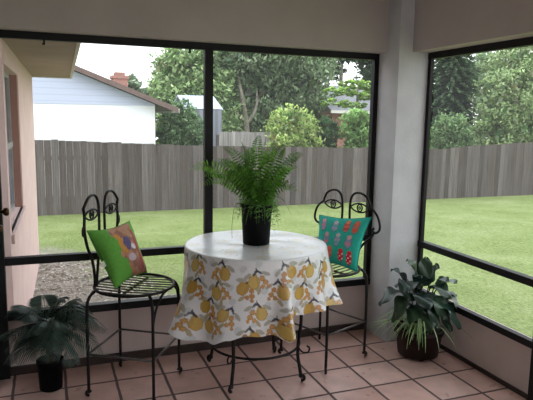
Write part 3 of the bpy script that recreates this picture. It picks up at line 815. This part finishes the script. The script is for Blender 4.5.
# ------------------------------------------------------------------ plants
def frond(path, w, npair, col, pin=(.5, .2), mat='indoor_leaf', parent=None, name='frond', droopy=.25, shape=None, rr=.0022, ang=1.25, roll=0):
    """pinnate frond along a spline path: stalk plus leaflet pairs"""
    sp = spline(path, 10); k = len(sp)-1; mb = MB()
    mb.tube(sp, [rr*(1-.8*i/k) for i in range(k+1)], 5, col=tuple(c*.8 for c in col))
    for i in range(npair):
        t = .12+.88*(i+.5)/npair; x = t*k; i0 = min(int(x), k-1); p = sp[i0].lerp(sp[i0+1], x-i0)
        d = (sp[i0+1]-sp[i0]).normalized()
        side = d.cross(Vector((0, 0, 1)))
        if side.length < .15: side = d.cross(Vector((.3, 1, .2)))
        side.normalize(); nr = side.cross(d).normalized()
        side, nr = (side*math.cos(roll)+nr*math.sin(roll)), (nr*math.cos(roll)-side*math.sin(roll))
        L = w*(shape(t) if shape else (math.sin(PI*min(1, (t*.92+.12)))**.7 if t < .98 else .2))
        for sg in (-1, 1):
            if random.random() < .03: continue
            dr = (side*sg*math.sin(ang)+d*math.cos(ang)-Vector((0, 0, droopy))+nr*.12).normalized()
            wv = dr.cross(nr).normalized()*L*pin[1]*.5
            k2 = random.uniform(.7, 1.25); c = tuple(v*k2 for v in col)
            e = p+dr*L
            m1 = p+dr*L*.28; m2 = p+dr*L*.7-Vector((0, 0, L*.05))
            mb.poly([tuple(p), tuple(m1+wv), tuple(m2+wv*.8), tuple(e-Vector((0, 0, L*.12))), tuple(m2-wv*.8), tuple(m1-wv)], c)
    return mb.build(name, M[mat], parent, colors=True)

# fern on the table
FZ = TZ
fx, fy = TX-.004, TY-.012
fern = thing('potted_fern', 'bushy green fern in a black nursery pot on the tablecloth', 'plant', (fx, fy, FZ+.0015))
fern_pot = MB().lathe([(.078, 0), (.084, .002), (.090, .12), (.096, .235), (.102, .238), (.102, .258), (.095, .258), (.093, .235)], 60, ridge=.010, nr=20, cap=(True, False)).build('pot', M['black_plastic'], fern, True)
MB().lathe([(.001, .232), (.05, .236), (.0935, .228)], 30, cap=(False, False)).build('soil', M['soil'], fern_pot)
Rv = Vector((.934, -.358, 0)); Dv = Vector((.36, .93, 0)); Uv = Vector((0, 0, 1))
rf = random.Random(5)
def fern_frond(r_, u_, d_, L0=.0, colk=1.0, w=.056, lift=.6):
    """tip given in metres right / up / away from the crown"""
    a = Vector((rf.uniform(-.035, .035), rf.uniform(-.035, .035), .235))
    tip = Vector((0, 0, .235))+Rv*r_*1.08+Uv*u_*1.02+Dv*d_
    h = (tip-a); hor = Vector((h.x, h.y, 0))
    arch = .05+.16*hor.length*lift
    p1 = a+h*.34+Uv*arch*.75; p2 = a+h*.70+Uv*arch
    base = (88, 140, 46) if rf.random() < .6 else (114, 166, 64)
    if u_ < 0: base = (112, 162, 78)
    c = tuple(v*colk for v in lin(base))
    frond([a, p1, p2, tip], w*rf.uniform(.85, 1.15), int(max(9, h.length*56)), c, (.5, .21), parent=fern, droopy=.12, roll=rf.choice((-1, 1))*rf.uniform(.35, 1.35))
for t in ((-.40, .22, .06), (-.20, .36, .02), (-.10, .40, .05), (.01, .45, .03), (.16, .38, -.03), (.27, .33, .02), (.235, .25, -.05), (.05, .42, .08), (.10, .40, -.08), (-.05, .37, -.10), (-.28, .26, .14), (.22, .20, .14), (.20, .14, -.16)):
    fern_frond(*t, colk=.95)
for _ in range(26):
    a = rf.uniform(0, 2*PI); e = rf.uniform(.35, 1.35); L = rf.uniform(.26, .38)
    fern_frond(math.cos(a)*math.cos(e)*L, math.sin(e)*L*1.05, math.sin(a)*math.cos(e)*L*.9, colk=rf.uniform(.7, 1.0))
for _ in range(14):
    a = rf.uniform(0, 2*PI); q = rf.uniform(.16, .23)
    fern_frond(math.cos(a)*q, rf.uniform(-.10, .06), math.sin(a)*q*.8, colk=rf.uniform(.75, 1.1), w=.036, lift=1.3)
for (r_, u_, d_) in ((.115, -.16, -.10), (.13, -.12, -.04), (-.14, -.10, -.06), (-.03, -.05, -.17), (.05, -.08, -.16), (-.11, -.06, -.13), (-.12, -.11, .02), (-.09, -.10, -.10), (-.13, -.05, -.03), (.07, -.07, -.13), (.10, -.03, -.08), (-.06, -.09, -.14), (.02, -.04, -.17), (.12, -.02, .0)):
    fern_frond(r_, u_, d_, w=.04, lift=1.2, colk=1.25)
for _ in range(18):
    a = rf.uniform(0, 2*PI); q = rf.uniform(.11, .15)
    fern_frond(math.cos(a)*q, rf.uniform(-.14, -.02), math.sin(a)*q, w=.042, lift=1.1, colk=rf.uniform(.9, 1.3))
MB().tube(spline([tuple(Rv*-.05+Uv*.24), tuple(Rv*-.13+Uv*.25), tuple(Rv*-.155+Uv*.12), tuple(Rv*-.153+Uv*.03)], 6), .0012, 5).build('dry_runner', M['palm_trunk'], fern)

# feathery palm in the left corner
px_, py_ = -1.585, .03
palm = thing('potted_palm', 'small dark palm in a black pot in the left corner under the screen', 'plant', (px_, py_, 0))
palm_pot = MB().lathe([(.062, 0), (.066, .004), (.074, .16), (.080, .162), (.080, .185), (.073, .185), (.071, .165)], 36, cap=(True, False)).build('pot', M['black_plastic'], palm, True)
MB().lathe([(.001, .165), (.0715, .16)], 24, cap=(False, False)).build('soil', M['soil'], palm_pot)
MB().tube(spline([(0, 0, .15), (.004, 0, .19), (0, .004, .25)], 4), [.026]*4+[.024]*4+[.014], 10).build('stem', M['palm_trunk'], palm, True)
def palm_frond(r_, u_, d_, k=1.0, w=.12):
    a = Vector((rf.uniform(-.01, .01), rf.uniform(-.01, .01), rf.uniform(.20, .25)))
    tip = Vector((0, 0, .27))+Rv*r_*1.25+Uv*(u_*1.05+.02)+Dv*d_*(1.25 if d_ < 0 else .9)
    h = tip-a; hor = Vector((h.x, h.y, 0))
    p1 = a+hor*.25+Uv*(max(u_, 0)*.5+.08+hor.length*.22); p2 = a+hor*.65+Uv*(u_*.8+.09+hor.length*.18)
    c = tuple(v*k for v in lin(rf.choice([(60, 82, 70), (50, 70, 60), (92, 112, 104)])))
    frond([a, p1, p2, tip], w, 32, c, (.5, .07), mat='palm_leaf', parent=palm, droopy=.42, roll=rf.uniform(-.25, .25), rr=.004, ang=1.0,
          shape=lambda t: math.sin(PI*min(1, t*.8+.2))**.6)
for t in ((-.20, .17, .0), (-.15, .24, -.05), (-.04, .27, .05), (.08, .27, .0), (.22, .20, -.06), (.29, .10, -.03), (.28, -.02, -.10), (.17, -.05, -.14), (-.06, .00, -.24), (-.17, .00, -.10), (.05, .04, -.27), (.16, .16, -.16), (.20, .12, .08), (-.13, .12, .12), (.13, .24, .10), (-.10, .12, -.22), (.26, .06, .06), (.10, .02, -.24), (-.12, -.02, -.2), (.22, .02, -.20), (-.20, .08, -.12), (.02, .16, -.24), (.12, .10, -.24), (-.08, .2, -.12), (.27, .14, -.12)):
    palm_frond(*t)

# broad leaved plant and spider plant in the brown pot, right corner
bx_, by_ = .865, -.285
bp = thing('potted_foliage_plant', 'dark broad leaved plant with striped grassy leaves in a brown pot, right corner', 'plant', (bx_, by_, 0))
bp_pot = MB().lathe([(.132, .018), (.140, .02), (.162, .17), (.174, .174), (.174, .212), (.164, .212), (.160, .185)], 44, cap=(True, False)).build('pot', M['brown_pot'], bp, True)
MB().lathe([(.001, .19), (.161, .182)], 30, cap=(False, False)).build('soil', M['soil'], bp_pot)
for i in range(3):
    a = 2*PI*i/3-1.9
    MB().lathe([(.018, 0), (.022, .004), (.022, .016), (.014, .02)], 12, (.088*math.cos(a), .088*math.sin(a), 0)).build('foot', M['black_plastic'], bp, True)
def broad_leaf(base, stem_top, tip, wid, col):
    """stalk then a wide blade that arches from stem_top down to tip"""
    b, s, e = Vector(base), Vector(stem_top), Vector(tip)
    MB_ = MB(); MB_.tube(spline([b, b.lerp(s, .5)+Vector((0, 0, .03)), s], 6), .0045, 6, col=tuple(c*.8 for c in col))
    ax = e-s; L = ax.length
    mid = s.lerp(e, .5)+Vector((0, 0, .22*L))
    sp = spline([s, mid, e], 8); k = len(sp)-1; n0 = len(MB_.v); W = 6
    for i, p in enumerate(sp):
        t = i/k; d = (sp[min(i+1, k)]-sp[max(i-1, 0)]).normalized()
        sd = d.cross(Vector((0, 0, 1)))
        if sd.length < .1: sd = Vector((1, 0, 0))
        sd.normalize(); nr = sd.cross(d).normalized()
        w = wid*(math.sin(PI*(t**.72)*.985+.015)**.8)
        for j in range(W+1):
            q = 2*j/W-1
            cup = .10*abs(q)*w+.012*math.sin(t*11+q*3)
            MB_.v.append(tuple(p+sd*w*q*.92+nr*cup)); MB_.c.append(tuple(c*(1.35 if abs(q) < .1 else 1) for c in col))
    for i in range(k):
        for j in range(W):
            a = n0+i*(W+1)+j; MB_.f.append((a, a+1, a+W+2, a+W+1))
    MB_.build('leaf', M['glossy_leaf'], bp, True, colors=True)
rb = random.Random(3)
BL_ = [  # stem top (right, up, away), tip (right, up, away), half width
 ((-.13, .47, -.02), (-.30, .38, -.06), .055), ((-.10, .53, .02), (-.22, .62, .0), .045), ((-.02, .55, .03), (-.10, .68, .06), .05),
 ((.02, .55, .0), (.04, .70, .06), .035), ((.06, .53, .02), (.12, .66, .03), .045), ((.10, .49, -.02), (.24, .55, -.03), .055),
 ((.12, .46, -.05), (.27, .34, -.12), .06), ((.05, .47, -.10), (.12, .33, -.20), .06), ((-.04, .48, -.10), (-.02, .42, -.25), .06),
 ((-.10, .46, -.10), (-.22, .29, -.15), .055), ((.0, .43, -.12), (.07, .27, -.22), .05), ((.10, .42, -.12), (.22, .27, -.20), .055),
 ((-.07, .54, -.04), (-.17, .50, -.16), .055), ((.05, .52, -.05), (.15, .47, -.17), .055), ((-.03, .40, -.10), (-.12, .30, -.20), .05), ((.03, .38, -.10), (.0, .26, -.24), .05), ((.09, .37, -.08), (.17, .24, -.17), .05), ((-.09, .39, -.06), (-.2, .36, -.13), .05), ((.0, .52, -.02), (-.03, .60, -.10), .05), ((.08, .50, -.02), (.17, .58, -.06), .05), ((-.04, .46, -.06), (-.13, .44, -.16), .055), ((.14, .42, .0), (.26, .43, .02), .045), ((-.06, .50, .06), (-.16, .47, .10), .05), ((.02, .50, .08), (.06, .52, .16), .05)]
for (s, e, w) in BL_:
    cv = lambda q: Rv*q[0]+Uv*q[1]+Dv*q[2]
    broad_leaf((rb.uniform(-.05, .05), rb.uniform(-.05, .05), .185), cv(s), cv(e), w*1.5, tuple(c*rb.uniform(.8, 1.2) for c in lin(rb.choice([(48, 70, 58), (56, 80, 66), (42, 62, 52)]))))
def blade(pts, w, col):
    sp = spline(pts, 7); k = len(sp)-1; mb = MB(); n0 = 0
    for i, p in enumerate(sp):
        t = i/k; d = (sp[min(i+1, k)]-sp[max(i-1, 0)]).normalized(); sd = d.cross(Vector((0, 0, 1)))
        if sd.length < .1: sd = Vector((1, 0, 0))
        sd.normalize(); ww = w*(1-t**2.5)*.5+.0006
        for q, c in ((-1, col), (0, tuple(x*1.9 for x in col)), (1, col)):
            mb.v.append(tuple(p+sd*ww*q+Vector((0, 0, -.15*ww*abs(q))))); mb.c.append(c)
    for i in range(k):
        for j in range(2):
            a = i*3+j; mb.f.append((a, a+1, a+4, a+3))
    mb.build('grassy_leaf', M['indoor_leaf'], bp, True, colors=True)
for i in range(58):
    a = rb.uniform(0, 2*PI); q = rb.uniform(.16, .33)
    if i < 34: a = rb.uniform(PI*.8, PI*1.45)
    dirv = Rv*math.cos(a)+Dv*math.sin(a)
    if dirv.y > .55: q = min(q, .2)
    if dirv.x > .6: q = min(q, .2)
    b = dirv*rb.uniform(.05, .10)+Uv*.185; up = rb.uniform(.06, .16)
    c = lin(rb.choice([(120, 150, 96), (148, 174, 124), (98, 132, 80), (172, 192, 152)]))
    blade([b, b+dirv*q*.35+Uv*up, b+dirv*q*.75+Uv*(up*.7), b+dirv*q+Uv*(rb.uniform(-.03, .06))], rb.uniform(.006, .010), c)

# ------------------------------------------------------------------ light, world, camera
w = bpy.data.worlds.new('overcast sky'); scene.world = w; w.use_nodes = True
nt = w.node_tree; bg = nt.nodes['Background']
tc = nt.nodes.new('ShaderNodeTexCoord'); sx_ = nt.nodes.new('ShaderNodeSeparateXYZ'); rp = nt.nodes.new('ShaderNodeValToRGB')
nt.links.new(tc.outputs['Generated'], sx_.inputs[0]); nt.links.new(sx_.outputs['Z'], rp.inputs['Fac']); nt.links.new(rp.outputs['Color'], bg.inputs['Color'])
rp.color_ramp.elements[0].color = (.95, .97, 1, 1); rp.color_ramp.elements[1].color = (.86, .92, 1, 1)
bg.inputs['Strength'].default_value = 2.5
sun = bpy.data.objects.new('hazy_sun', bpy.data.lights.new('hazy_sun', 'SUN')); COL.objects.link(sun)
sun.data.energy = 1.0; sun.data.angle = math.radians(30); sun.rotation_euler = (math.radians(38), math.radians(-12), 0)

cam = bpy.data.objects.new('camera', bpy.data.cameras.new('camera')); COL.objects.link(cam)
Rc = Vector((.9336845, -.3577068, .016706)); Uc = Vector((.0358811, .1398701, .9895195)); Fc = Vector((.3562945, .9232996, -.1434295))
mw = Matrix(((Rc.x, Uc.x, -Fc.x, -1.55725), (Rc.y, Uc.y, -Fc.y, -3.5108), (Rc.z, Uc.z, -Fc.z, 1.66322), (0, 0, 0, 1)))
cam.matrix_world = mw
cam.data.sensor_width = 36; cam.data.lens = 38.52; cam.data.clip_start = .05
scene.camera = cam
scene.view_settings.view_transform = 'Standard'
scene.view_settings.look = 'None'
scene.view_settings.exposure = 0
